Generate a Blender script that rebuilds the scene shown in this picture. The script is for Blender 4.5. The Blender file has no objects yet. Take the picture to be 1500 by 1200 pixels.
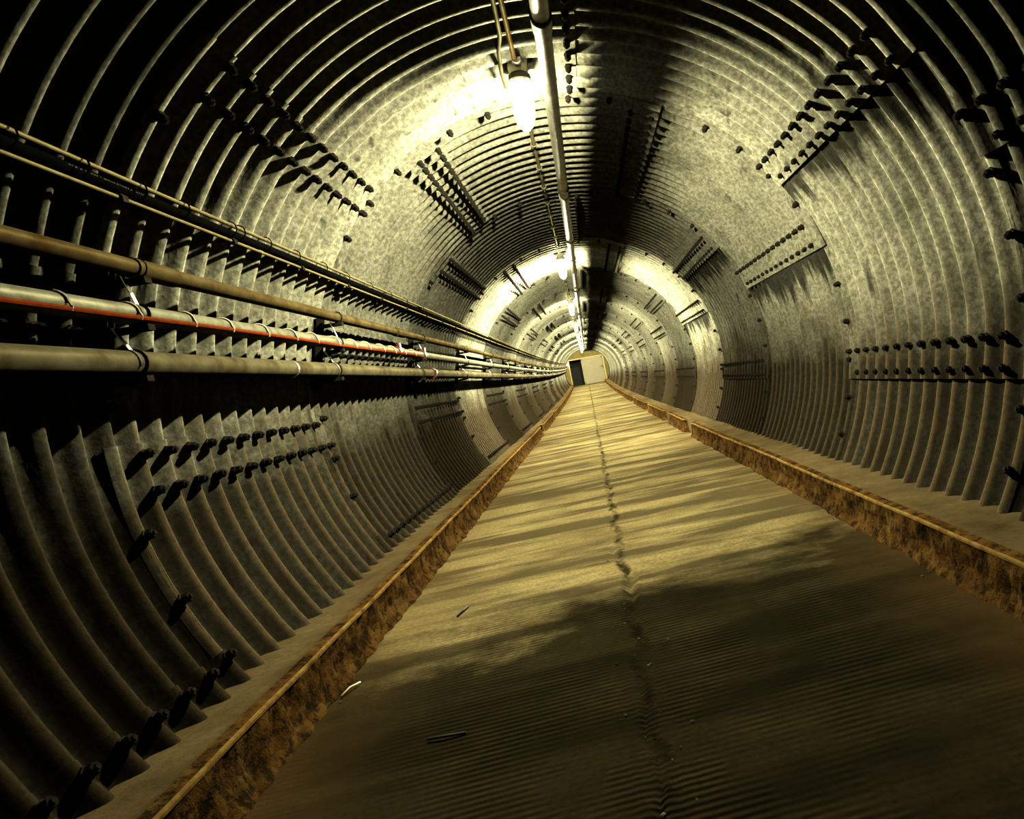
import bpy, bmesh, math, random
from math import sin, cos, pi, radians
from mathutils import Vector, Matrix

random.seed(7)
S = bpy.context.scene
COL = S.collection

# ------------------------------------------------------------------ camera, world, exposure
R = 1.823            # crest radius of the corrugated pipe
PITCH = .1524        # corrugation pitch
AMP = .0255
ZC = 1.135           # tunnel axis above the floor
YEND = 58.0
YB = 4.724           # a ring joint, on a crest

def camera():
    yaw, pit, rol = radians(6.4), radians(-5), radians(10.4)
    cy, sy, cp, sp = cos(yaw), sin(yaw), cos(pit), sin(pit)
    F = Vector((sy*cp, cy*cp, sp)); R0 = Vector((cy, -sy, 0)); U0 = R0.cross(F)
    c, s = cos(rol), sin(rol)
    X = c*R0 - s*U0; Y = s*R0 + c*U0
    cam = bpy.data.cameras.new('camera'); o = bpy.data.objects.new('camera', cam)
    COL.objects.link(o)
    m = Matrix((X, Y, -F)).transposed().to_4x4()
    m.translation = Vector((-.038*R, 0, ZC - .024*R))
    o.matrix_world = m
    cam.sensor_width = 36; cam.lens = 24.0
    cam.shift_x = -(987.84 - 750)/1500; cam.shift_y = (620.6 - 600)/1500
    cam.clip_start = .05; cam.clip_end = 200
    S.camera = o
camera()

W = bpy.data.worlds.new('world'); S.world = W; W.use_nodes = True
W.node_tree.nodes['Background'].inputs[0].default_value = (0, 0, 0, 1)
W.node_tree.nodes['Background'].inputs[1].default_value = 0
S.view_settings.view_transform = 'Standard'
try: S.view_settings.look = 'None'
except Exception: pass
S.view_settings.gamma = 1; S.view_settings.use_curve_mapping = False
S.view_settings.exposure = 0.0
S.cycles.max_bounces = 1; S.cycles.diffuse_bounces = 0; S.cycles.glossy_bounces = 1
LAMP_W = 1450.0
LAMP_COL = (1.0, .92, .60)

def zoff(y):                     # the far part of the tunnel rises gently
    return .0003*max(0.0, y - 12)**2
RISE = zoff(YEND)

# ------------------------------------------------------------------ materials
def nt(name):
    m = bpy.data.materials.new(name); m.use_nodes = True
    t = m.node_tree; t.nodes.clear()
    return m, t
def node(t, typ, **k):
    n = t.nodes.new(typ)
    for a, b in k.items():
        if a == 'ins':
            for i, v in b.items(): n.inputs[i].default_value = v
        else: setattr(n, a, b)
    return n
def noise(t, vec, scale, detail=5, rough=.6):   # fractal noise, about .5
    n = node(t, 'ShaderNodeTexNoise'); n.inputs['Scale'].default_value = scale
    n.inputs['Detail'].default_value = detail; n.inputs['Roughness'].default_value = rough
    t.links.new(vec, n.inputs['Vector']); return n.outputs['Fac']
def ramp(t, fac, stops):
    n = node(t, 'ShaderNodeValToRGB'); e = n.color_ramp.elements
    while len(e) < len(stops): e.new(.5)
    for el, (p, c) in zip(e, stops):
        el.position = p; el.color = c if len(c) == 4 else (*c, 1)
    t.links.new(fac, n.inputs[0]); return n.outputs[0]
def g(v): return (v, v, v, 1)
def mixc(t, fac, a, b, mode='MIX'):
    n = node(t, 'ShaderNodeMix', data_type='RGBA', blend_type=mode)
    for s, i in ((fac, 0), (a, 6), (b, 7)):
        if isinstance(s, (int, float, tuple)): n.inputs[i].default_value = s
        else: t.links.new(s, n.inputs[i])
    return n.outputs[2]
def mth(t, op, a, b=None):
    n = node(t, 'ShaderNodeMath', operation=op)
    for i, s in enumerate((a, b)):
        if s is None: continue
        if isinstance(s, (int, float)): n.inputs[i].default_value = s
        else: t.links.new(s, n.inputs[i])
    return n.outputs[0]
def mapping(t, vec, scale=(1, 1, 1)):
    n = node(t, 'ShaderNodeMapping'); n.inputs['Scale'].default_value = scale
    t.links.new(vec, n.inputs['Vector']); return n.outputs[0]
def objvec(t): return node(t, 'ShaderNodeTexCoord').outputs['Object']
def finish(t, col, rough=.5, metal=0.0, bump=None, bstr=.3, bdist=.01, spec=.5):
    o = node(t, 'ShaderNodeOutputMaterial')
    if spec <= .1:                                        # dusty matt surfaces, with a faint gloss where metal shows
        b = node(t, 'ShaderNodeBsdfDiffuse', ins={1: .6}); gl = node(t, 'ShaderNodeBsdfGlossy', ins={1: .5})
        mx = node(t, 'ShaderNodeMixShader', ins={0: metal*.5})
        for q in (b, gl):
            if isinstance(col, tuple): q.inputs[0].default_value = (*col[:3], 1)
            else: t.links.new(col, q.inputs[0])
        if bump is not None:
            n = node(t, 'ShaderNodeBump'); n.inputs['Strength'].default_value = bstr; n.inputs['Distance'].default_value = bdist
            t.links.new(bump, n.inputs['Height'])
            t.links.new(n.outputs[0], b.inputs['Normal']); t.links.new(n.outputs[0], gl.inputs['Normal'])
        t.links.new(b.outputs[0], mx.inputs[1]); t.links.new(gl.outputs[0], mx.inputs[2]); t.links.new(mx.outputs[0], o.inputs[0])
        return
    b = node(t, 'ShaderNodeBsdfPrincipled')
    for s, i in ((col, 'Base Color'), (rough, 'Roughness'), (metal, 'Metallic'), (spec, 'Specular IOR Level')):
        if isinstance(s, (int, float, tuple)): b.inputs[i].default_value = s
        else: t.links.new(s, b.inputs[i])
    if bump is not None:
        n = node(t, 'ShaderNodeBump'); n.inputs['Strength'].default_value = bstr
        n.inputs['Distance'].default_value = bdist
        t.links.new(bump, n.inputs['Height']); t.links.new(n.outputs[0], b.inputs['Normal'])
    t.links.new(b.outputs[0], o.inputs[0])

def mat_plate(name, tone):
    m, t = nt(name); v = objvec(t)
    n1 = noise(t, v, 2.2, 8, .7); n2 = noise(t, v, 38, 6, .7); n3 = noise(t, mapping(t, v, (3, 7, .55)), 1.0, 7, .7)
    base = ramp(t, n1, [(.3, (.19, .193, .125)), (.5, (.40, .395, .265)), (.70, (.50, .49, .345))])
    base = mixc(t, ramp(t, n2, [(.42, g(.65)), (.62, g(0))]), base, (.06, .06, .04, 1))
    # rust bloom, thicker low on the walls where the plates stay damp
    z = node(t, 'ShaderNodeSeparateXYZ'); t.links.new(v, z.inputs[0])
    low = node(t, 'ShaderNodeMapRange', ins={1: 1.5, 2: .4, 3: 0.0, 4: .75}); t.links.new(z.outputs[2], low.inputs[0])
    rm = mth(t, 'MULTIPLY', ramp(t, n3, [(.38, g(0)), (.62, g(1))]), low.outputs[0])
    base = mixc(t, rm, base, (.13, .078, .034, 1))
    # dark runs and drips
    n4 = noise(t, mapping(t, v, (9, 9, .8)), 1.3, 4, .55)
    base = mixc(t, ramp(t, n4, [(.60, g(0)), (.72, g(.75))]), base, (.018, .019, .012, 1))
    # grime that has built up from the ledge
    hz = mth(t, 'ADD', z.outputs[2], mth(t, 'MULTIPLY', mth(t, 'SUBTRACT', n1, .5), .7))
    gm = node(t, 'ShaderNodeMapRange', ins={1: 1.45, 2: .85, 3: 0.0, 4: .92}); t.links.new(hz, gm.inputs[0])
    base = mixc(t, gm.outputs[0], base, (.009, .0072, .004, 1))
    # crests rubbed back to rusty metal, painted paler to give the ribs glints
    cy = mth(t, 'COSINE', mth(t, 'MULTIPLY', mth(t, 'SUBTRACT', z.outputs[1], YB), 2*pi/PITCH))
    cr = node(t, 'ShaderNodeMapRange', ins={1: .45, 2: .97, 3: 0.0, 4: 1.0}); t.links.new(cy, cr.inputs[0])
    cm = mth(t, 'MULTIPLY', mth(t, 'MULTIPLY', cr.outputs[0], gm.outputs[0]), ramp(t, n2, [(.30, g(.35)), (.55, g(.85))]))
    base = mixc(t, cm, base, (.085, .062, .030, 1))
    # black streaks below the lapped plate edges on the right
    th = mth(t, 'MULTIPLY', mth(t, 'ARCTAN2', mth(t, 'SUBTRACT', z.outputs[2], ZC), z.outputs[0]), 180/pi)
    n6 = noise(t, mapping(t, v, (.8, 17, .8)), 1.0, 4, .6)
    tot = None
    for edge, ya, yb in ((34.6, YB - 13*PITCH, YB), (18.3, YB, YB + 15*PITCH), (34.6, YB + 15*PITCH, YB + 31*PITCH), (18.3, YB + 31*PITCH, YB + 47*PITCH)):
        dd = mth(t, 'SUBTRACT', edge, th)                       # degrees below the edge
        ln = mth(t, 'MULTIPLY', mth(t, 'SUBTRACT', n6, .30), 26)
        a = node(t, 'ShaderNodeMapRange', ins={1: -2.5, 2: 1.5, 3: 0.0, 4: .9}); t.links.new(mth(t, 'SUBTRACT', ln, dd), a.inputs[0])
        q = mth(t, 'MULTIPLY', a.outputs[0], mth(t, 'GREATER_THAN', dd, 0))
        q = mth(t, 'MULTIPLY', q, mth(t, 'MULTIPLY', mth(t, 'GREATER_THAN', z.outputs[1], ya), mth(t, 'LESS_THAN', z.outputs[1], yb)))
        tot = q if tot is None else mth(t, 'ADD', tot, q)
    base = mixc(t, tot, base, (.014, .014, .010, 1))
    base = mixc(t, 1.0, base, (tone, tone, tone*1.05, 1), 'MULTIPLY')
    rgh = ramp(t, n1, [(.3, g(.7)), (.7, g(.55))])
    finish(t, base, rgh, .16, n2, .35, .005, .10)
    return m
def mat_simple(name, c, rough=.5, metal=0.0, var=.35, scale=25, bstr=.2, c2=None, spec=.3):
    m, t = nt(name); v = objvec(t)
    n = noise(t, v, scale, 6, .65)
    dark = c2 if c2 else tuple(x*(1 - var) for x in c)
    col = ramp(t, n, [(.35, dark), (.65, c)])
    finish(t, col, rough, metal, n, bstr, .004, spec)
    return m
def mat_floor():
    m, t = nt('worn_concrete_floor'); v = objvec(t)
    xyz = node(t, 'ShaderNodeSeparateXYZ'); t.links.new(v, xyz.inputs[0])
    X, Y = xyz.outputs[0], xyz.outputs[1]
    n1 = noise(t, mapping(t, v, (.8, 1.1, 1)), 1.6, 8, .65)
    n2 = noise(t, v, 45, 6, .7)
    n3 = noise(t, mapping(t, v, (.42, 2.6, 1)), 1.15, 7, .6)      # dark streaks drawn out across the walkway
    base = ramp(t, n1, [(.3, (0.1320, 0.0976, 0.0400)), (.5, (0.2480, 0.2000, 0.0840)), (.7, (0.3360, 0.2760, 0.1200))])
    base = mixc(t, ramp(t, n2, [(.40, g(.5)), (.62, g(0))]), base, (.07, .055, .028, 1))
    base = mixc(t, ramp(t, n3, [(.44, g(0)), (.56, g(.88))]), base, (.052, .042, .020, 1))
    # dark raked concrete nearest the entrance, with a ragged edge
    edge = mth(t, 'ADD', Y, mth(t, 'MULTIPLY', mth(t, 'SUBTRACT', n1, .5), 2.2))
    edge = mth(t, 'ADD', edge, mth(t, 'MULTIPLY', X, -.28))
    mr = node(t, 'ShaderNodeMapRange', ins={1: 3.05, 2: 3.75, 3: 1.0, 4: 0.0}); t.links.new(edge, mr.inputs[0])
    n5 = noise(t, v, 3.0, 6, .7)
    darkened = ramp(t, n5, [(.35, (0.0052, 0.0054, 0.0027)), (.55, (0.0090, 0.0079, 0.0040)), (.7, (0.0198, 0.0131, 0.0059))])
    base = mixc(t, mth(t, 'MULTIPLY', mr.outputs[0], .93), base, darkened)
    # rust washed down from the kerb steel
    ax = mth(t, 'ABSOLUTE', mth(t, 'ADD', X, .035))
    ru = node(t, 'ShaderNodeMapRange', ins={1: .85, 2: 1.32, 3: 0.0, 4: .6}); t.links.new(ax, ru.inputs[0])
    base = mixc(t, mth(t, 'MULTIPLY', ru.outputs[0], ramp(t, n1, [(.35, g(.2)), (.6, g(1))])), base, (.075, .043, .014, 1))
    # grit lying in the crack
    wob = mth(t, 'MULTIPLY', mth(t, 'SUBTRACT', noise(t, mapping(t, v, (0.01, 1, .01)), 3.1, 5, .7), .5), .22)
    d = mth(t, 'ABSOLUTE', mth(t, 'ADD', mth(t, 'ADD', X, .075), wob))
    wd = mth(t, 'MULTIPLY', noise(t, v, 2.4, 3, .6), .045)
    ck = node(t, 'ShaderNodeMapRange', ins={1: 0.0, 2: .022, 3: 1.0, 4: 0.0})
    t.links.new(mth(t, 'SUBTRACT', d, mth(t, 'SUBTRACT', wd, .012)), ck.inputs[0])
    cb = ramp(t, noise(t, v, 5.5, 5, .7), [(.42, g(.12)), (.60, g(.9))])
    base = mixc(t, mth(t, 'MULTIPLY', ck.outputs[0], cb), base, (.006, .005, .003, 1))
    # rake grooves, fine relief
    ph = mth(t, 'ADD', mth(t, 'MULTIPLY', Y, 2*pi/.030), mth(t, 'MULTIPLY', X, -2*pi/.030*.035))
    ph = mth(t, 'ADD', ph, mth(t, 'MULTIPLY', n1, 4.0))
    gr = mth(t, 'SINE', ph)
    gm = ramp(t, noise(t, mapping(t, v, (1.3, .8, 1)), 1.4, 4, .6), [(.44, g(.05)), (.62, g(1))])
    gn = node(t, 'ShaderNodeMapRange', ins={1: 2.2, 2: 4.6, 3: 1.0, 4: .12}); t.links.new(Y, gn.inputs[0])
    gx = node(t, 'ShaderNodeMapRange', ins={1: .25, 2: 1.0, 3: 1.0, 4: .15}); t.links.new(mth(t, 'ABSOLUTE', mth(t, 'ADD', X, .05)), gx.inputs[0])
    gr = mth(t, 'MULTIPLY', mth(t, 'MULTIPLY', mth(t, 'MULTIPLY', gr, gx.outputs[0]), gm), gn.outputs[0])
    h = mth(t, 'ADD', mth(t, 'MULTIPLY', gr, 1.5), mth(t, 'MULTIPLY', n2, .7))
    h = mth(t, 'SUBTRACT', h, mth(t, 'MULTIPLY', ck.outputs[0], 1.5))
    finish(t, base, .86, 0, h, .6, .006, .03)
    return m
def mat_kerb_face():
    m, t = nt('rust_stained_concrete'); v = objvec(t)
    n1 = noise(t, mapping(t, v, (2, 2, 3)), 3.0, 8, .75); n2 = noise(t, v, 14, 6, .75)
    base = ramp(t, n1, [(.34, (0.0188, 0.0120, 0.0053)), (.46, (0.0638, 0.0300, 0.0083)), (.58, (0.1013, 0.0547, 0.0142)), (.72, (0.1050, 0.0713, 0.0255))])
    base = mixc(t, ramp(t, n2, [(.42, g(.9)), (.52, g(0))]), base, (.012, .009, .005, 1))
    finish(t, base, .85, 0, n2, .9, .02, .05)
    return m
def mat_ledge():
    m, t = nt('dusty_ledge_concrete'); v = objvec(t)
    n1 = noise(t, v, 3.5, 8, .7); n2 = noise(t, v, 40, 5, .7)
    base = ramp(t, n1, [(.3, (0.0396, 0.0281, 0.0108)), (.5, (0.0828, 0.0598, 0.0245)), (.7, (0.1188, 0.0900, 0.0403))])
    base = mixc(t, ramp(t, n2, [(.40, g(.6)), (.55, g(0))]), base, (.07, .055, .03, 1))
    finish(t, base, .9, 0, n2, .5, .01, .05)
    return m
def mat_glow(name, col, strength, clear=0.0):
    m, t = nt(name); e = node(t, 'ShaderNodeEmission'); o = node(t, 'ShaderNodeOutputMaterial')
    e.inputs[0].default_value = (*col, 1); e.inputs[1].default_value = strength
    if clear:
        tr = node(t, 'ShaderNodeBsdfTransparent'); tr.inputs[0].default_value = (clear, clear, clear, 1)
        a = node(t, 'ShaderNodeAddShader')
        t.links.new(tr.outputs[0], a.inputs[0]); t.links.new(e.outputs[0], a.inputs[1]); t.links.new(a.outputs[0], o.inputs[0])
    else: t.links.new(e.outputs[0], o.inputs[0])
    return m

M = dict(
    plate=mat_plate('galvanized_corrugated_steel', 1.12), plate_b=mat_plate('dimmed_corrugated_steel', .68),  # plate tones hold painted lamplight, dimmer for rings between lamps
    plate_c=mat_plate('shaded_corrugated_steel', .38), dull=mat_plate('dull_corrugated_steel', .42), floor=mat_floor(), kerb=mat_kerb_face(), ledge=mat_ledge(),
    bolt=mat_simple('blackened_steel_bolt', (.020, .018, .014), .5, .25, .5, 60, .2, None, .1),
    pipe=mat_simple('weathered_pipe_jacket', (0.1425, 0.1275, 0.0690), .6, .2, .4, 7, .4, (0.0638, 0.0510, 0.0225), .1),
    pipe2=mat_simple('yellowed_painted_pipe', (0.1200, 0.0915, 0.0360), .6, .2, .4, 6, .4, (0.0525, 0.0330, 0.0105), .1),
    white=mat_simple('pale_insulated_pipe', (.25, .245, .165), .5, .35, .3, 12, .3, (.13, .125, .078), .1),
    galv=mat_simple('galvanized_tube', (.30, .30, .22), .5, .45, .4, 10, .25, (.15, .15, .105)),
    conduit=mat_simple('yellowed_conduit', (0.2475, 0.2025, 0.0863), .5, .2, .3, 20, .15, None, .1),
    strap=mat_simple('bright_steel_strap', (.62, .62, .52), .35, .8, .3, 30),
    iron=mat_simple('dark_iron', (.028, .025, .018), .55, .25, .5, 30, .3, None, .1),
    black=mat_simple('black_cable_jacket', (.004, .004, .0035), .65, 0, .3, 30, .2, None, .06),
    print=mat_simple('white_cable_print', (.16, .16, .13), .6, 0, .2, 30, .2, None, .1),
    red=mat_simple('orange_red_cable_jacket', (.30, .052, .009), .55, 0, .35, 25, .2, None, .1),
    maroon=mat_simple('maroon_clamp_paint', (.16, .022, .016), .5, 0, .4, 25),
    tie=mat_simple('cream_tie', (.75, .66, .42), .7, 0, .2, 25),
    edge=mat_simple('worn_edge_steel', (0.2880, 0.1880, 0.0520), .5, .15, .5, 14, .4, (0.1040, 0.0520, 0.0136), .1),
    castal=mat_simple('cast_aluminium_lamp_body', (.62, .58, .42), .5, .4, .3, 30),
    gasket=mat_simple('lamp_gasket', (.62, .58, .42), .6, 0, .3, 30),
    door=mat_simple('cream_door_paint', (0.3450, 0.3150, 0.1950), .6, 0, .12, 4, .05, None, .1),
    frame=mat_simple('ochre_door_frame', (.50, .36, .13), .6, 0, .3, 6, .1),
    endwall=mat_simple('ochre_plaster', (.22, .18, .06), .8, 0, .3, 3, .2, None, .1),
    darkroom=mat_simple('dark_passage_lining', (.03, .03, .025), .9, 0, .3, 3, .1),
    twig=mat_simple('dry_twig', (.012, .010, .006), .8, 0, .3, 40),
    straw=mat_simple('dry_straw', (.62, .52, .30), .7, 0, .2, 40),
    grit=mat_simple('concrete_grit', (.10, .08, .04), .9, 0, .5, 30),
    jar=mat_glow('lit_jelly_jar_glass', (1, .97, .80), 5.0, .9),
    bulb=mat_glow('lit_bulb', (1, .97, .85), 12.0, .96),
)

# ------------------------------------------------------------------ mesh helpers
def mesh_obj(name, verts, faces, mat, parent=None, smooth=False, me_name=None):
    me = bpy.data.meshes.new(me_name or name); me.from_pydata(verts, [], faces)
    me.materials.append(mat)
    if smooth: me.polygons.foreach_set('use_smooth', [True]*len(me.polygons))
    me.update()
    o = bpy.data.objects.new(name, me); COL.objects.link(o)
    if parent: o.parent = parent
    return o
class MB:
    def __init__(s): s.v = []; s.f = []
    def box(s, cx, cy, cz, sx, sy, sz, M=None):
        b = len(s.v)
        for x in (-1, 1):
            for y in (-1, 1):
                for z in (-1, 1):
                    p = Vector((x*sx/2, y*sy/2, z*sz/2))
                    if M: p = M @ p
                    s.v.append((cx + p.x, cy + p.y, cz + p.z))
        s.f += [tuple(b + i for i in q) for q in ((0, 1, 3, 2), (4, 6, 7, 5), (0, 4, 5, 1), (2, 3, 7, 6), (0, 2, 6, 4), (1, 5, 7, 3))]
    def tube(s, pts, r, n=12, caps=True):
        """sweep; r one radius or one per point"""
        pts = [Vector(p) for p in pts]; b0 = len(s.v); rs = r if isinstance(r, (list, tuple)) else [r]*len(pts)
        ref = None
        for i, p in enumerate(pts):
            a = pts[max(0, i-1)]; c = pts[min(len(pts)-1, i+1)]; d = (c - a).normalized()
            if ref is None:
                ref = Vector((0, 0, 1)) if abs(d.z) < .8 else Vector((1, 0, 0))
            u = (ref - d*ref.dot(d)).normalized(); w = d.cross(u); ref = u
            for k in range(n):
                t = 2*pi*k/n
                q = p + rs[i]*(cos(t)*u + sin(t)*w); s.v.append(q[:])
        for i in range(len(pts)-1):
            for k in range(n):
                a = b0 + i*n + k; c = b0 + i*n + (k+1) % n
                s.f.append((a, c, c + n, a + n))
        if caps:
            s.f.append(tuple(b0 + k for k in range(n))[::-1]); e = b0 + (len(pts)-1)*n
            s.f.append(tuple(e + k for k in range(n)))
    def lathe(s, prof, n=24, M=None):
        """profile of (radius, z)"""
        b0 = len(s.v)
        for r, z in prof:
            for k in range(n):
                t = 2*pi*k/n; p = Vector((r*cos(t), r*sin(t), z))
                if M: p = M @ p
                s.v.append(p[:])
        for i in range(len(prof)-1):
            for k in range(n):
                a = b0 + i*n + k; c = b0 + i*n + (k+1) % n
                s.f.append((a, c, c + n, a + n))
        s.f.append(tuple(b0 + k for k in range(n))[::-1]); e = b0 + (len(prof)-1)*n
        s.f.append(tuple(e + k for k in range(n)))
    def build(s, name, mat, parent=None, smooth=False):
        return mesh_obj(name, s.v, s.f, mat, parent, smooth)
def auto_smooth(o, ang=40):
    me = o.data; me.polygons.foreach_set('use_smooth', [True]*len(me.polygons))
    try: me.set_sharp_from_angle(angle=radians(ang))
    except Exception: pass
    return o
def empty(name, loc=(0, 0, 0)):
    o = bpy.data.objects.new(name, None); o.empty_display_size = .1; o.location = loc; COL.objects.link(o); return o
def tag(o, label, cat, group=None):
    o['label'] = label; o['category'] = cat
    if group: o['group'] = group
    return o
def structure(o, label=None):
    o['kind'] = 'structure'
    if label: o['label'] = label
    return o
def ysteps(y0, y1):
    out = [y0]; y = y0
    while y < y1 - 1e-6:
        y = min(y1, y + (3.0 if y < 11 else 1.5)); out.append(y)
    return out
def run(x, z, y0, y1):             # points of a straight run that follows the tunnel; z from the tunnel axis
    return [(x, y, z + ZC + zoff(y)) for y in ysteps(y0, y1)]

# ------------------------------------------------------------------ the corrugated liner
JOINTS = [YB - 26*PITCH, YB - 13*PITCH, YB, YB + 15*PITCH]
JOINTS = [JOINTS[0] - 15*PITCH] + JOINTS
while JOINTS[-1] < YEND: JOINTS.append(JOINTS[-1] + 16*PITCH)
LAPS = {'P': [-36, -12.2, 34.7, 83.2, 129.3, 179.2, 216], 'Q': [-36, 18.4, 65.5, 113.4, 160.0, 206.5, 216]}
wall_left = structure(empty('wall_left')); wall_right = structure(empty('wall_right')); ceiling = structure(empty('ceiling'))

def smooth01(x): x = max(0.0, min(1.0, x)); return x*x*(3 - 2*x)
def radius(y): return R + AMP - AMP*cos(2*pi*(y - YB)/PITCH)

def RING_MAT(y):                # lamplight painted into the ring tones: paler beside lamps, darker between
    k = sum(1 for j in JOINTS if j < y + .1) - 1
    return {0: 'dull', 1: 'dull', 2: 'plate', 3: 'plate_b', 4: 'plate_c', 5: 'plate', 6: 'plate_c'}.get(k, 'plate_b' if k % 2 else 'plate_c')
def plate(y0, y1, t0, t1, lap0, near, seed):
    rnd = random.Random(seed)
    n = 10 if y0 < 9 else (8 if y0 < 14 else (6 if y0 < 26 else 4))
    dth = 2.0 if y0 < 9 else (3.0 if y0 < 26 else 4.5)
    ny = max(2, round((y1 - y0)/PITCH*n)); nth = max(2, math.ceil((t1 - t0)/dth))
    a, b, c = (rnd.uniform(0, 6.28) for _ in range(3)); dent = rnd.uniform(.0015, .004)
    V = []; Fc = []
    ths = [t0 + (t1 - t0)*j/nth for j in range(nth + 1)]
    for i in range(ny + 1):
        y = y0 + (y1 - y0)*i/ny
        ry = radius(y) - .004*(1 - smooth01((y - y0)/.16)) + dent*sin(y*1.7 + a)
        zo = ZC + zoff(y)
        for th in ths:
            r = ry + dent*sin(radians(th)*5 + b)*sin(y*2.3 + c)
            if lap0: r -= (.017 if t0 < 80 else .004)*(1 - smooth01((th - t0 - 1)/10))
            else: pass
            if th > t1 - 9: r += .003
            V.append((r*cos(radians(th)), y, r*sin(radians(th)) + zo))
    W_ = nth + 1
    for i in range(ny):
        for j in range(nth):
            p = i*W_ + j
            Fc.append((p, p + W_, p + W_ + 1, p + 1))
    nv = len(V)
    if y0 < 16:
        if lap0:                                                # thickness of the lapped edge
            for i in range(ny + 1):
                x, y, z = V[i*W_]; k = 1 + (.022 if t0 < 80 else .0035)/R
                V.append((x, y, z)); V.append((x*k, y, (z - ZC)*k + ZC))
            for i in range(ny): Fc.append((nv + 2*i + 1, nv + 2*i + 3, nv + 2*i + 2, nv + 2*i))
        nv = len(V)                                             # and of the ring edge facing the entrance
        for j in range(W_):
            x, y, z = V[j]; k = 1 + .005/R
            V.append((x, y, z)); V.append((x*k, y, (z - ZC)*k + ZC))
        for j in range(nth): Fc.append((nv + 2*j + 1, nv + 2*j, nv + 2*j + 2, nv + 2*j + 3))
    mid = (t0 + t1)/2
    par = wall_right if mid < 47 else (ceiling if mid < 133 else wall_left)
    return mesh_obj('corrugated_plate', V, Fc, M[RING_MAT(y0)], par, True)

# one hexagon nut on its threaded stub, axis +z pointing into the tunnel
bm_ = MB()
bm_.lathe([(.023, -.012), (.023, .003), (.019, .005), (.019, .024), (.016, .028)], 6)
bm_.lathe([(.0095, .022), (.0085, .036)], 6)
BOLT_V, BOLT_F = bm_.v, bm_.f
bolt_me = bpy.data.meshes.new('bolt'); bolt_me.from_pydata(BOLT_V, [], BOLT_F); bolt_me.materials.append(M['bolt']); bolt_me.update()
def bolt_matrix(y, th, r, rnd):
    th = radians(th)
    d = Vector((-cos(th), 0, -sin(th)))
    d = (d + Vector((rnd.uniform(-.09, .09), rnd.uniform(-.09, .09), rnd.uniform(-.09, .09)))).normalized()
    q = d.to_track_quat('Z', 'Y').to_matrix().to_4x4() @ Matrix.Rotation(rnd.uniform(0, 1), 4, 'Z')
    q.translation = Vector((r*cos(th), y, r*sin(th) + ZC + zoff(y)))
    return q
def put_bolts(plate_o, spots, seed):
    rnd = random.Random(seed); V = []; Fc = []
    for y, th, r in spots:
        m = bolt_matrix(y, th, r, rnd)
        if 1.5 < y < 7.1:
            o = bpy.data.objects.new('bolt', bolt_me); o.matrix_world = m; COL.objects.link(o); o.parent = plate_o
        elif y > 1.5:
            b = len(V)
            V += [(m @ Vector(p))[:] for p in BOLT_V]; Fc += [tuple(b + i for i in f) for f in BOLT_F]
    if V:
        o = mesh_obj('bolt_rows', V, Fc, M['bolt'], plate_o); o['kind'] = 'stuff'

for i in range(len(JOINTS) - 1):
    y0, y1 = JOINTS[i], JOINTS[i + 1]
    kind = 'P' if (i % 2) == 0 else 'Q'
    # JOINTS[2] = 2.743 starts a P ring
    L = LAPS[kind]
    nb = round((y1 - y0)/PITCH)
    for k in range(len(L) - 1):
        t0, t1 = L[k], min(216, L[k + 1] + (8 if k + 1 < len(L) - 1 else 0))
        ye = min(y1 + .03, YEND + .05)
        ys = y0 - .035
        po = plate(ys, ye, t0, t1, k > 0, True, i*17 + k)
        spots = []
        rl = R - .007
        if k > 0:
            for q in range(1, nb + 1):
                y = y0 + q*PITCH
                if y > YEND - .1 or y > 34: continue
                if not (q == nb): spots.append((y, t0 + 1.5, rl))
                spots.append((y - (0 if q < nb else 0), t0 + 6.2, rl))
        th = t0 + 11
        while th < L[k + 1] - 2.5 and y0 < 34:
            if 212 > th > -32: spots.append((y0, th, R - .004))
            th += 8.6
        put_bolts(po, spots, i*31 + k)

# ------------------------------------------------------------------ floor
def floor():
    xs = [-1.40 + .05*i for i in range(0, 25)]
    xs = [x for x in xs if x < -.19] + [-.19 + .012*i for i in range(20)] + [.06 + .05*i for i in range(0, 26)]
    ys = []; y = -2.0
    while y < YEND + .3:
        ys.append(y); y += (.05 if y < 1.2 else (.025 if y < 8 else (.06 if y < 18 else .4)))
    rnd = random.Random(3); ph = [rnd.uniform(0, 6.28) for _ in range(12)]
    V = []; Fc = []
    for y in ys:
        xc = -.075 + .028*sin(y*2.1 + ph[0]) + .016*sin(y*6.3 + ph[1]) + .009*sin(y*17 + ph[2])
        hole = max(0, sin(y*2.9 + ph[3])*sin(y*1.13 + ph[4]) - .1)
        for x in xs:
            z = .005*sin(y*5.1 + x*.8 + ph[5])*sin(y*1.3 + ph[6]) + .004*sin(y*9.7 - x*1.1 + ph[7]) * (1 if y > 5 else .3)
            d = abs(x - xc)
            wdt = .016 + .035*hole
            if d < wdt: z -= (.012 + .02*hole)*(1 - d/wdt)
            if d < .12: z += .004*sin(y*31 + x*40)*sin(y*23 - x*57)*(1 - d/.12)
            V.append((x, y, z + zoff(y)))
    W_ = len(xs)
    for i in range(len(ys) - 1):
        for j in range(W_ - 1):
            p = i*W_ + j; Fc.append((p, p + 1, p + W_ + 1, p + W_))
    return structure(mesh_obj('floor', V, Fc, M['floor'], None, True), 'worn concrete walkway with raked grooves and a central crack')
floor()

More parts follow.
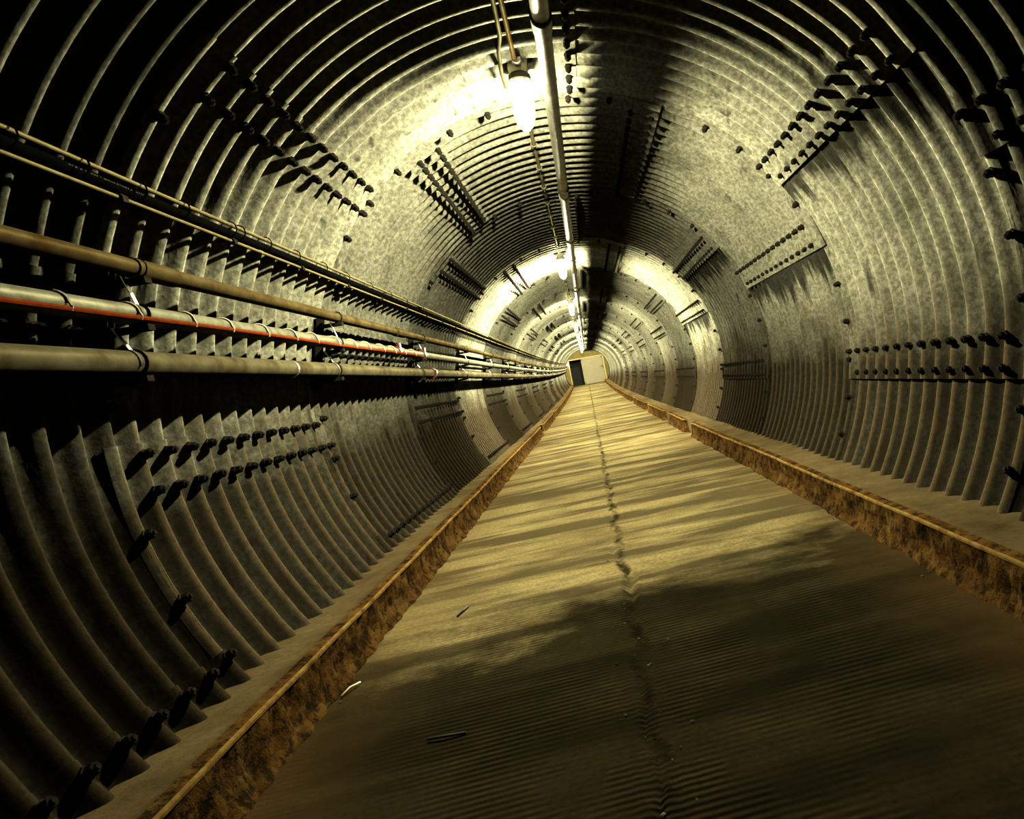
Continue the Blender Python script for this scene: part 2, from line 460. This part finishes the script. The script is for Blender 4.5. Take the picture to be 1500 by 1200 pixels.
# ledges with their broken kerbs
HL = .195
def ledge(side, xin, gaps, name):
    root = structure(empty(name))
    sg = 1 if side > 0 else -1
    rnd = random.Random(11 + side); p1, p2, p3 = (rnd.uniform(0, 6.28) for _ in range(3))
    def hump(y): return .003*sin(y*1.9 + p1) + .0015*sin(y*7.7 + p2)
    ys = []; y = -2.0
    while y < YEND: ys.append(y); y += .06 if y < 14 else .4
    # the ledge itself
    xw = 1.66*sg; inner = xin + .05*sg
    V = []; Fc = []; cols = 7
    for y in ys:
        for j in range(cols):
            f = j/(cols - 1); x = inner + (xw - inner)*f
            V.append((x, y, HL + zoff(y) + hump(y)*.6 + .006*sin(y*4.3 + f*5 + p3)*f - .004 + .02*max(0, f - .7)))
    for i in range(len(ys) - 1):
        for j in range(cols - 1):
            p = i*cols + j; q = (p, p + 1, p + cols + 1, p + cols)
            Fc.append(q if sg > 0 else q[::-1])
    nv = len(V)                                                   # back face seen inside the gaps
    for y in ys: V.append((inner, y, -.05 + zoff(y)))
    for i in range(len(ys) - 1): Fc.append((nv + i, i*cols, (i + 1)*cols, nv + i + 1))
    mesh_obj('ledge_top', V, Fc, M['ledge'], root, True)
    # kerb pieces between the gaps
    cuts = [-2.0]
    for a, b in gaps: cuts += [a - .04, b + .04]
    cuts.append(YEND)
    for s in range(0, len(cuts), 2):
        a, b = cuts[s], cuts[s + 1]
        yy = [a]; y = a
        while y < b - 1e-6: y = min(b, y + (.035 if y < 7 else (.07 if y < 16 else .5))); yy.append(y)
        V = []; Fc = []; prof = [(-.05, -.03), (-.038, .006), (-.018, .035), (-.004, .08), (.0, .14), (-.002, HL - .014), (.03, HL - .004), (.06, HL - .001)]
        # profile: x offset towards the wall, height
        for y in yy:
            for j, (dx, h) in enumerate(prof):
                rg = 0 if j >= 5 else .011*(sin(y*13 + j*2.1 + p1)*sin(y*29 + j*3 + p2) + .3*rnd.uniform(-1, 1))
                w = .006*sin(y*.7 + p3)
                ch = .10*(max(0, 1 - (y - a)/.14) if s else 0) + .10*(max(0, 1 - (b - y)/.14) if b < YEND else 0)   # worn away ends
                V.append((xin + sg*(dx*1.0 + rg + min(ch, .12)) + w, y, h + zoff(y) + hump(y)*(h/HL)))
        n = len(prof)
        for i in range(len(yy) - 1):
            for j in range(n - 1):
                p = i*n + j; q = (p, p + n, p + n + 1, p + 1)
                Fc.append(q if sg < 0 else q[::-1])
        Fc.append(tuple(range(n))); Fc.append(tuple((len(yy) - 1)*n + k for k in range(n))[::-1])
        k_o = mesh_obj('kerb', V, Fc, M['kerb'], root)
        # steel angle on the arris
        V = []; Fc = []; pr = [(-.005, HL - .014), (-.006, HL - .004), (-.004, HL + .001), (.006, HL + .002), (.006, HL - .006)]
        for y in yy:
            w = .006*sin(y*.7 + p3)
            ch = .10*(max(0, 1 - (y - a)/.14) if s else 0) + .10*(max(0, 1 - (b - y)/.14) if b < YEND else 0)
            chip = .02*max(0, sin(y*8.3 + p1)*sin(y*2.1 + p2) - .5)
            for dx, h in pr:
                V.append((xin + sg*(dx + chip*.6 + min(ch, .12)) + w, y, h + zoff(y) + hump(y) - chip*.5))
        n = len(pr)
        for i in range(len(yy) - 1):
            for j in range(n - 1):
                p = i*n + j; q = (p, p + n, p + n + 1, p + 1)
                Fc.append(q if sg < 0 else q[::-1])
        mesh_obj('edge_strip', V, Fc, M['edge'], k_o)
    return root
ledge(-1, -1.345, [(16.4, 16.7), (22, 22.4)], 'baseboard_left')
ledge(1, 1.275, [(10.0, 10.45), (12.9, 13.4), (17.2, 17.6), (23, 23.4)], 'baseboard_right')

# ------------------------------------------------------------------ end wall, doorway and door
zb = RISE
def end_wall():
    m = MB()
    y = YEND + .05
    def bx(x0, x1, z0, z1): m.box((x0 + x1)/2, y + .08, (z0 + z1)/2 + zb, x1 - x0, .16, z1 - z0)
    bx(-2.0, -1.42, -.3, 3.2); bx(1.52, 2.0, -.3, 3.2); bx(-1.42, 1.52, 2.20, 3.2)
    structure(m.build('wall_end', M['endwall']), 'ochre end wall around the doorway')
    m = MB()
    m.box(0, y + 3.2, -.1 + zb, 4, 6, .1); m.box(0, y + 3.2, 2.6 + zb, 4, 6, .1)
    m.box(-2, y + 3.2, 1.2 + zb, .1, 6, 2.8); m.box(2, y + 3.2, 1.2 + zb, .1, 6, 2.8); m.box(0, y + 6.2, 1.2 + zb, 4, .1, 2.8)
    structure(m.build('wall_passage', M['darkroom']))
    d = structure(empty('door_1', (.5, YEND, zb)), 'cream painted double width door beside the dark opening')
    d['label'] = 'cream painted door standing right of the dark opening'
    m = MB(); m.box(.51 - .5, 0, 1.09, 1.78, .06, 2.16); lf = m.build('door_leaf', M['door'], d)
    m = MB(); m.box(.01, -.045, 1.22, 1.74, .03, .09); m.box(.01, -.045, .1, 1.74, .03, .16); m.box(.01, -.045, 2.1, 1.74, .03, .1)
    m.box(-.83, -.045, 1.1, .08, .03, 2.1); m.box(.85, -.045, 1.1, .08, .03, 2.1); m.build('door_rail', M['door'], lf)
    m = MB(); m.tube([(.78, -.04, 1.30), (.78, -.11, 1.30), (.68, -.11, 1.30)], .014, 8); m.box(.78, -.05, 1.3, .06, .03, .16); m.build('door_handle', M['iron'], lf)
    m = MB(); m.box(.98, -.02, 1.1, .12, .2, 2.24); m.box(-.42, -.02, 2.22, 2.95, .2, .09); m.box(-1.92, -.02, 1.1, .09, .2, 2.24); m.build('door_frame', M['frame'], d)
end_wall()

# ------------------------------------------------------------------ lamps
LX, LZ = -.135, 1.615
LAMPS = [4.2, 10.25, 16.2, 22.2, 28.2, 34.2, 40.2, 46.2, 52.2]
ORD = ['first', 'second', 'third', 'fourth', 'fifth', 'sixth', 'seventh', 'eighth', 'ninth', 'tenth', 'eleventh', 'twelfth', 'thirteenth',
       'fourteenth', 'fifteenth', 'sixteenth', 'seventeenth', 'eighteenth', 'nineteenth', 'twentieth', 'twenty first', 'twenty second', 'twenty third', 'twenty fourth', 'twenty fifth', 'twenty sixth', 'twenty seventh', 'twenty eighth']
def make_lamp():
    root = empty('pendant_lamp')                       # origin at the bulb
    m = MB(); m.lathe([(.04, .262), (.058, .250), (.062, .19), (.052, .160), (.055, .155)], 20)
    m.tube([(0, -.06, .205), (0, -.105, .205)], [.030, .026], 14); m.tube([(0, .06, .205), (0, .105, .205)], [.030, .026], 14)
    m.tube([(.06, 0, .205), (.085, 0, .205)], .025, 12)
    auto_smooth(m.build('junction_box', M['castal'], root))
    m = MB(); m.lathe([(.052, .160), (.064, .150), (.066, .120), (.060, .112)], 24); auto_smooth(m.build('lamp_collar', M['gasket'], root))
    m = MB(); m.lathe([(.055, .115), (.057, .06), (.056, -.05), (.050, -.105), (.036, -.145), (.016, -.16)], 24); m.build('glass_jar', M['jar'], root, True)
    m = MB(); m.lathe([(.018, .09), (.02, .05), (.034, .02), (.036, -.01), (.026, -.038), (.008, -.048)], 14); m.build('bulb', M['bulb'], root, True)
    m = MB()
    for k in range(6):
        t = 2*pi*k/6
        prof = [(.062, .115), (.064, .0), (.062, -.07), (.049, -.135), (.016, -.168)]
        m.tube([(r*cos(t), r*sin(t), z) for r, z in prof], .0022, 5)
    for r, z in ((.064, -.01), (.054, -.115)):
        m.tube([(r*cos(2*pi*k/20), r*sin(2*pi*k/20), z) for k in range(21)], .0022, 5)
    m.build('wire_guard', M['strap'], root)
    m = MB(); m.tube([(.03, 0, .25), (.03, 0, .32)], .01, 6); m.tube([(-.03, 0, .25), (-.03, 0, .32)], .01, 6); m.box(0, 0, .262, .14, .05, .01)
    m.build('ceiling_bracket', M['iron'], root)
    return root
def copy_thing(o):
    c = o.copy(); COL.objects.link(c)
    for ch in list(o.children):
        d = ch.copy(); COL.objects.link(d); d.parent = c
        for gch in list(ch.children):
            e = gch.copy(); COL.objects.link(e); e.parent = d
    return c
LIGHT = bpy.data.lights.new('lamp_light', 'POINT'); LIGHT.energy = LAMP_W; LIGHT.color = LAMP_COL; LIGHT.shadow_soft_size = .026
LIGHT.use_nodes = True
_t = LIGHT.node_tree; _e = next(n for n in _t.nodes if n.type == 'EMISSION')
_f = _t.nodes.new('ShaderNodeLightFalloff'); _f.inputs['Strength'].default_value = 1.0; _f.inputs['Smooth'].default_value = 2.3
_t.links.new(_f.outputs['Quadratic'], _e.inputs['Strength'])
lamp0 = make_lamp()
for i, y in enumerate(LAMPS):
    o = lamp0 if i == 0 else copy_thing(lamp0)
    loc = (LX, y, LZ + ZC + zoff(y)); o.location = loc
    o.rotation_euler = (0, radians(3), 0) if i == 0 else (0, radians(1.5), 0)
    tag(o, ('large glowing jelly jar lamp nearest the entrance, hanging from the crown' if i == 0 else
        '%s glowing jelly jar lamp along the crown, counted from the entrance' % ORD[i]), 'lamp', 'caged lamps along the tunnel crown')
    ld = LIGHT
    lo = bpy.data.objects.new('lamp_light', ld); COL.objects.link(lo); lo.location = (0, 0, .02); lo.parent = o

# small bulkhead lamp by the pipes at the end
bl = empty('bulkhead_lamp', (-1.50, YEND - .02, 1.9 + zb)); tag(bl, 'small glowing wall lamp left of the dark doorway at the far end', 'lamp')
m = MB(); m.box(0, .03, 0, .16, .06, .16); m.build('lamp_base', M['castal'], bl)
m = MB(); m.lathe([(.09, 0), (.09, .06), (.06, .12), (.02, .14)], 14, Matrix.Rotation(radians(90), 4, 'X')); m.build('glass_globe', M['bulb'], bl, True)
ld = bpy.data.lights.new('bulkhead_light', 'POINT'); ld.energy = 15; ld.color = LAMP_COL; ld.shadow_soft_size = .05
lo = bpy.data.objects.new('bulkhead_light', ld); COL.objects.link(lo); lo.location = (0, -.22, 0); lo.parent = bl

# ------------------------------------------------------------------ overhead pipe and conduit
def pipe(name, x, z, r, mat, label, cat, y0, y1, couplings=(), cr=1.18, cl=.10, cmat=None, n=20):
    root = empty(name, (0, 0, 0)); tag(root, label, cat)
    m = MB(); m.tube(run(x, z, y0, y1), r, n); auto_smooth(m.build('pipe_run', M[mat], root))
    for y in couplings:
        m = MB(); m.tube([(x, y - cl/2, z + ZC + zoff(y)), (x, y - cl/2 + .004, z + ZC + zoff(y)), (x, y + cl/2 - .004, z + ZC + zoff(y)), (x, y + cl/2, z + ZC + zoff(y))], [r*1.01, r*cr, r*cr, r*1.01], n)
        auto_smooth(m.build('coupling', M[cmat or mat], root))
    return root
PX, PZ, PR = .036, 1.668, .0435
cp = pipe('overhead_pipe', PX, PZ, PR, 'galv', 'straight galvanized steel pipe hung beside the lamps under the crown', 'pipe', .3, YEND, (3.45, 6.6, 9.9, 13.0, 16.2, 19.3, 22.5, 25.6), 1.16, .11)
for y in [1.6, 3.37, 6.3, 8.6, 11.0, 13.4, 15.9, 18.3, 22.0, 26, 30]:
    m = MB(); z = PZ + ZC + zoff(y)
    m.tube([(PX + (PR + .004)*cos(2*pi*k/18), y, z + (PR + .004)*sin(2*pi*k/18)) for k in range(19)], .006, 6)
    m.tube([(PX, y, z + PR), (PX, y, ZC + zoff(y) + R)], .006, 6)
    m.box(PX, y, z + PR + .012, .03, .03, .02)
    m.build('pipe_hanger', M['iron'], cp)
# paired conduit up to the first lamp, single runs between lamps
cd = empty('feed_conduit'); tag(cd, 'pair of thin conduits running along the crown into the first lamp', 'conduit')
ZT = LZ + .205
m = MB(); m.tube([(LX, .3, ZT - .015 + ZC), (LX, 3.5, ZT - .015 + ZC), (LX, 4.09, ZT + ZC)], .0135, 12); auto_smooth(m.build('conduit_tube', M['pipe2'], cd))
m = MB(); m.tube([(LX - .033, .3, ZT - .012 + ZC), (LX - .033, 3.3, ZT - .012 + ZC), (LX - .045, 3.8, ZT + ZC - .01), (LX - .075, 3.98, ZT + ZC - .01), (LX - .088, 4.15, ZT + ZC - .05), (LX - .08, 4.25, ZT + ZC - .09)], .0115, 12); auto_smooth(m.build('conduit_tube', M['pipe'], cd))
for y in (1.9, 2.75, 3.42, 3.78):
    m = MB(); m.box(LX - .016, y, ZT + ZC + .008, .08, .025, .045); m.tube([(LX - .016, y, ZT + ZC + .02), (LX - .016, y, ZC + R + .01)], .006, 6); m.build('conduit_strap', M['iron'], cd)
for i in range(len(LAMPS) - 1):
    a, b = LAMPS[i] + .1, LAMPS[i + 1] - .1
    c = empty('lamp_conduit'); tag(c, 'thin conduit along the crown between the %s and %s lamps' % (ORD[i], ORD[i + 1]), 'conduit', 'conduits between the crown lamps')
    ys = [a + (b - a)*k/6 for k in range(7)]
    m = MB(); m.tube([(LX, y, ZT - (.02 if 0 < k < 6 else 0) + ZC + zoff(y)) for k, y in enumerate(ys)], .013, 10); auto_smooth(m.build('conduit_tube', M['pipe'], c))
    if i < 4:
        ny = 10
        for k in range(1, ny):
            y = a + (b - a)*k/ny
            m = MB(); m.tube([(LX + .022*cos(t), y, ZT - .02 + ZC + zoff(y) + .022*sin(t)) for t in [radians(q) for q in range(-200, 40, 30)]], .005, 5)
            m.box(LX, y, ZT - .004 + ZC + zoff(y), .03, .03, .016); m.build('conduit_strap', M['pipe'], c)

# ------------------------------------------------------------------ left wall services
PB = (-1.677, .3065, .048); PO = (-1.62, .475, .0365); P2 = (-1.589, .639, .032)
pb = pipe('large_pipe', *PB, 'pipe', 'thick weathered insulated pipe, lowest of the runs on the left wall', 'pipe', -.5, YEND, (), 1.1)
po = pipe('pale_pipe', *PO, 'white', 'pale pipe with an orange cable tied to it, second run from the bottom', 'pipe', -.5, YEND, (), 1.1)
p2 = pipe('yellowed_pipe', *P2, 'pipe2', 'yellowed pipe with rusty couplings, third run from the bottom', 'pipe', -.5, YEND, (2.82, 6.2, 9.3, 12.4, 15.5, 18.6), 1.17, .26)
uc = pipe('upper_conduit', -1.53, .938, .0085, 'conduit', 'thin yellow conduit, topmost of the runs on the left wall', 'conduit', -.5, YEND, (), n=10)
lc = pipe('lower_conduit', -1.55, .872, .0075, 'conduit', 'thin yellow conduit just under the black cable on the left wall', 'conduit', -.5, YEND, (3.7, 6.8), 1.3, .04, n=10)
bc = pipe('black_cable', -1.556, .908, .021, 'black', 'thick black cable between the two thin yellow conduits', 'cable', -.5, YEND, (), n=12)
m = MB(); y = 2.42                                        # faint print on the jacket
rnd = random.Random(5)
while y < 2.78:
    L_ = rnd.choice([.004, .006, .009])
    m.box(-1.556 + .021*cos(.15), y, .908 + .0215*sin(.15) + ZC, .002, L_, .0035, Matrix.Rotation(.15, 3, 'Y')); y += L_ + rnd.choice([.004, .005, .012])
m.build('printed_marking', M['print'], bc)
for y in [1.15 + .76*k for k in range(40)]:
    m = MB(); z = ZC + zoff(y); m.box(-1.575, y, .880 + z, .07, .03, .008); m.box(-1.545, y, .868 + z, .02, .03, .022); m.build('support_clip', M['iron'], bc)
for y in [1.6, 1.9, 2.19, 2.47, 2.76, 3.03, 3.4, 3.48, 3.75, 4.1, 4.5, 4.9, 5.4, 5.9, 6.4, 7.0]:
    m = MB(); m.tube([(-1.543 + .036*cos(t), y + .004*sin(t), .921 + ZC + .036*sin(t)) for t in [2*pi*k/14 for k in range(15)]], .003, 5)
    m.build('cable_tie', M['black'], uc)
# orange red cable tied under the pale pipe
rc = empty('red_cable'); tag(rc, 'thin orange red cable strapped along the pale pipe on the left wall', 'cable')
a_ = radians(-28)
rx, rz = PO[0] + (PO[2] + .007)*cos(a_), PO[1] + (PO[2] + .007)*sin(a_)
m = MB(); m.tube([(rx, y, rz + ZC + .003*sin(y*2.3)) for y in [.2*k for k in range(-2, 35)]], .0095, 8); auto_smooth(m.build('cable_run', M['red'], rc))
y = 1.35; k = 0
while y < 6.8:
    r1 = PO[2] + .0035
    m = MB(); pts = []
    for q in range(-34, 200, 18):
        t = radians(q); ex = .0125*max(0, 1 - abs(q + 28)/30)
        pts.append((PO[0] + (r1 + ex)*cos(t), y + .012*cos(t), PO[1] + ZC + (r1 + ex)*sin(t)))
    m.tube(pts, .005, 6); m.build('cable_tie', M['tie'], rc)
    y += .325 + .03*sin(k*2.2); k += 1
for y in (6.1, 7.0):
    m = MB(); m.tube([(PO[0], y - .04, PO[1] + ZC), (PO[0], y - .036, PO[1] + ZC), (PO[0], y + .036, PO[1] + ZC), (PO[0], y + .04, PO[1] + ZC)], [.037, .047, .047, .037], 16)
    m.box(PO[0] + .03, y, PO[1] + ZC + .05, .025, .05, .035); auto_smooth(m.build('pipe_clamp', M['maroon'], po))
m = MB(); y = 7.5; m.tube([(PB[0], y - .03, PB[1] + ZC), (PB[0], y - .026, PB[1] + ZC), (PB[0], y + .026, PB[1] + ZC), (PB[0], y + .03, PB[1] + ZC)], [.049, .062, .062, .049], 18); m.box(PB[0] + .05, y, PB[1] + ZC + .01, .03, .06, .04)
auto_smooth(m.build('pipe_clamp', M['maroon'], pb))
for y in (4.05, 10, 14.4, 18):
    m = MB(); m.tube([(PB[0], y - .01, PB[1] + ZC + zoff(y)), (PB[0], y + .01, PB[1] + ZC + zoff(y))], .0495, 18); m.build('jacket_band', M['galv'], pb)

# brackets bolted to the ring joints, carrying all the runs
def make_bracket():
    root = empty('pipe_bracket')                          # origin on the tunnel axis at the joint
    m = MB()
    a = Vector((-1.800, 0, .20)); b = Vector((-1.682, 0, .66)); d = b - a
    Mx = Matrix.Rotation(math.atan2(d.x, d.z), 3, 'Y'); c = (a + b)/2
    m.box(c.x, -.018, c.z, .036, .005, d.length, Mx); m.box(c.x, .018, c.z, .036, .005, d.length, Mx); m.box(c.x - .016, 0, c.z, .005, .04, d.length, Mx)
    m.build('strut', M['iron'], root)
    def sx(z): return a.x + (b.x - a.x)*(z - a.z)/(b.z - a.z)
    for x, z, r in (PB, PO, P2):
        m = MB(); zz = z - r - .012
        m.box((sx(zz) + x + r)/2, 0, zz, x + r - sx(zz), .04, .022); m.build('arm', M['iron'], root)
        m = MB(); m.tube([(x + (r + .004)*cos(t), .012*sin(t*.5), z + (r + .004)*sin(t)) for t in [radians(q) for q in range(-100, 200, 20)]], .005, 5)
        m.build('pipe_strap', M['iron'], root)
    # bright hanging straps over the two lower pipes
    for (x, z, r), (dx, dz) in ((PO, (-.004, .10)), (PB, (-.02, .085))):
        m = MB(); x1, z1 = x + .022, z + r - .002
        Mx = Matrix.Rotation(math.atan2(dx - .02, dz), 3, 'Y')
        m.box(x1 + dx/2 - .01, -.03, z1 + dz/2, .004, .018, dz + .01, Mx)
        m.tube([(x + (r + .003)*cos(t), -.03 - .006*cos(t), z + (r + .003)*sin(t)) for t in [radians(q) for q in range(-20, 75, 12)]], .004, 5)
        m.build('hanger_strap', M['strap'], root)
    return root
br0 = make_bracket()
BR = [j for j in JOINTS if 0 < j < YEND - 1]
for i, y in enumerate(BR):
    o = br0 if i == 0 else copy_thing(br0)
    o.location = (0, y - .02, ZC + zoff(y))
    tag(o, '%s dark steel bracket carrying the left pipes, counted from the entrance' % ORD[i], 'bracket', 'pipe brackets along the left wall')

# ------------------------------------------------------------------ litter on the floor
def stick(name, label, pts, r, mat, cat='twig'):
    m = MB(); m.tube(pts, r, 6); o = m.build(name, M[mat], None, True); tag(o, label, cat)
stick('twig', 'short dark twig lying on the lit part of the walkway', [(-.96, 3.57, .008), (-.945, 3.63, .012), (-.93, 3.71, .008)], .006, 'twig')
stick('straw', 'pale straw lying beside the left kerb', [(-1.29, 2.84, .008), (-1.275, 2.90, .014), (-1.25, 2.95, .008)], .0045, 'straw', 'straw')
stick('stick', 'dark flat stick lying on the dark grooved concrete', [(-.82, 2.29, .008), (-.76, 2.275, .012), (-.69, 2.28, .005)], .005, 'twig', 'stick')
rnd = random.Random(21); V = []; Fc = []
def pebble(x, y, z, s):
    b = len(V)
    for p in ((1, 0, 0), (-1, 0, 0), (0, 1, 0), (0, -1, 0), (0, 0, 1), (0, 0, -1)):
        k = s*rnd.uniform(.6, 1.2); V.append((x + p[0]*k, y + p[1]*k, z + p[2]*k*.7))
    Fc.extend(tuple(b + i for i in f) for f in ((0, 2, 4), (2, 1, 4), (1, 3, 4), (3, 0, 4), (2, 0, 5), (1, 2, 5), (3, 1, 5), (0, 3, 5)))
for _ in range(520):
    y = 1.5 + 12*rnd.random()**1.5
    q = rnd.random()
    if q < .5: x = -.075 + rnd.gauss(0, .06)
    elif q < .75: x = 1.27 - abs(rnd.gauss(0, .06))
    else: x = -1.34 + abs(rnd.gauss(0, .06))
    pebble(x, y, zoff(y) + .003, rnd.choice([.002, .003, .003, .004, .007]))
o = mesh_obj('concrete_crumbs', V, Fc, M['grit']); o['kind'] = 'stuff'; tag(o, 'loose concrete crumbs scattered along the crack and kerbs', 'crumbs')
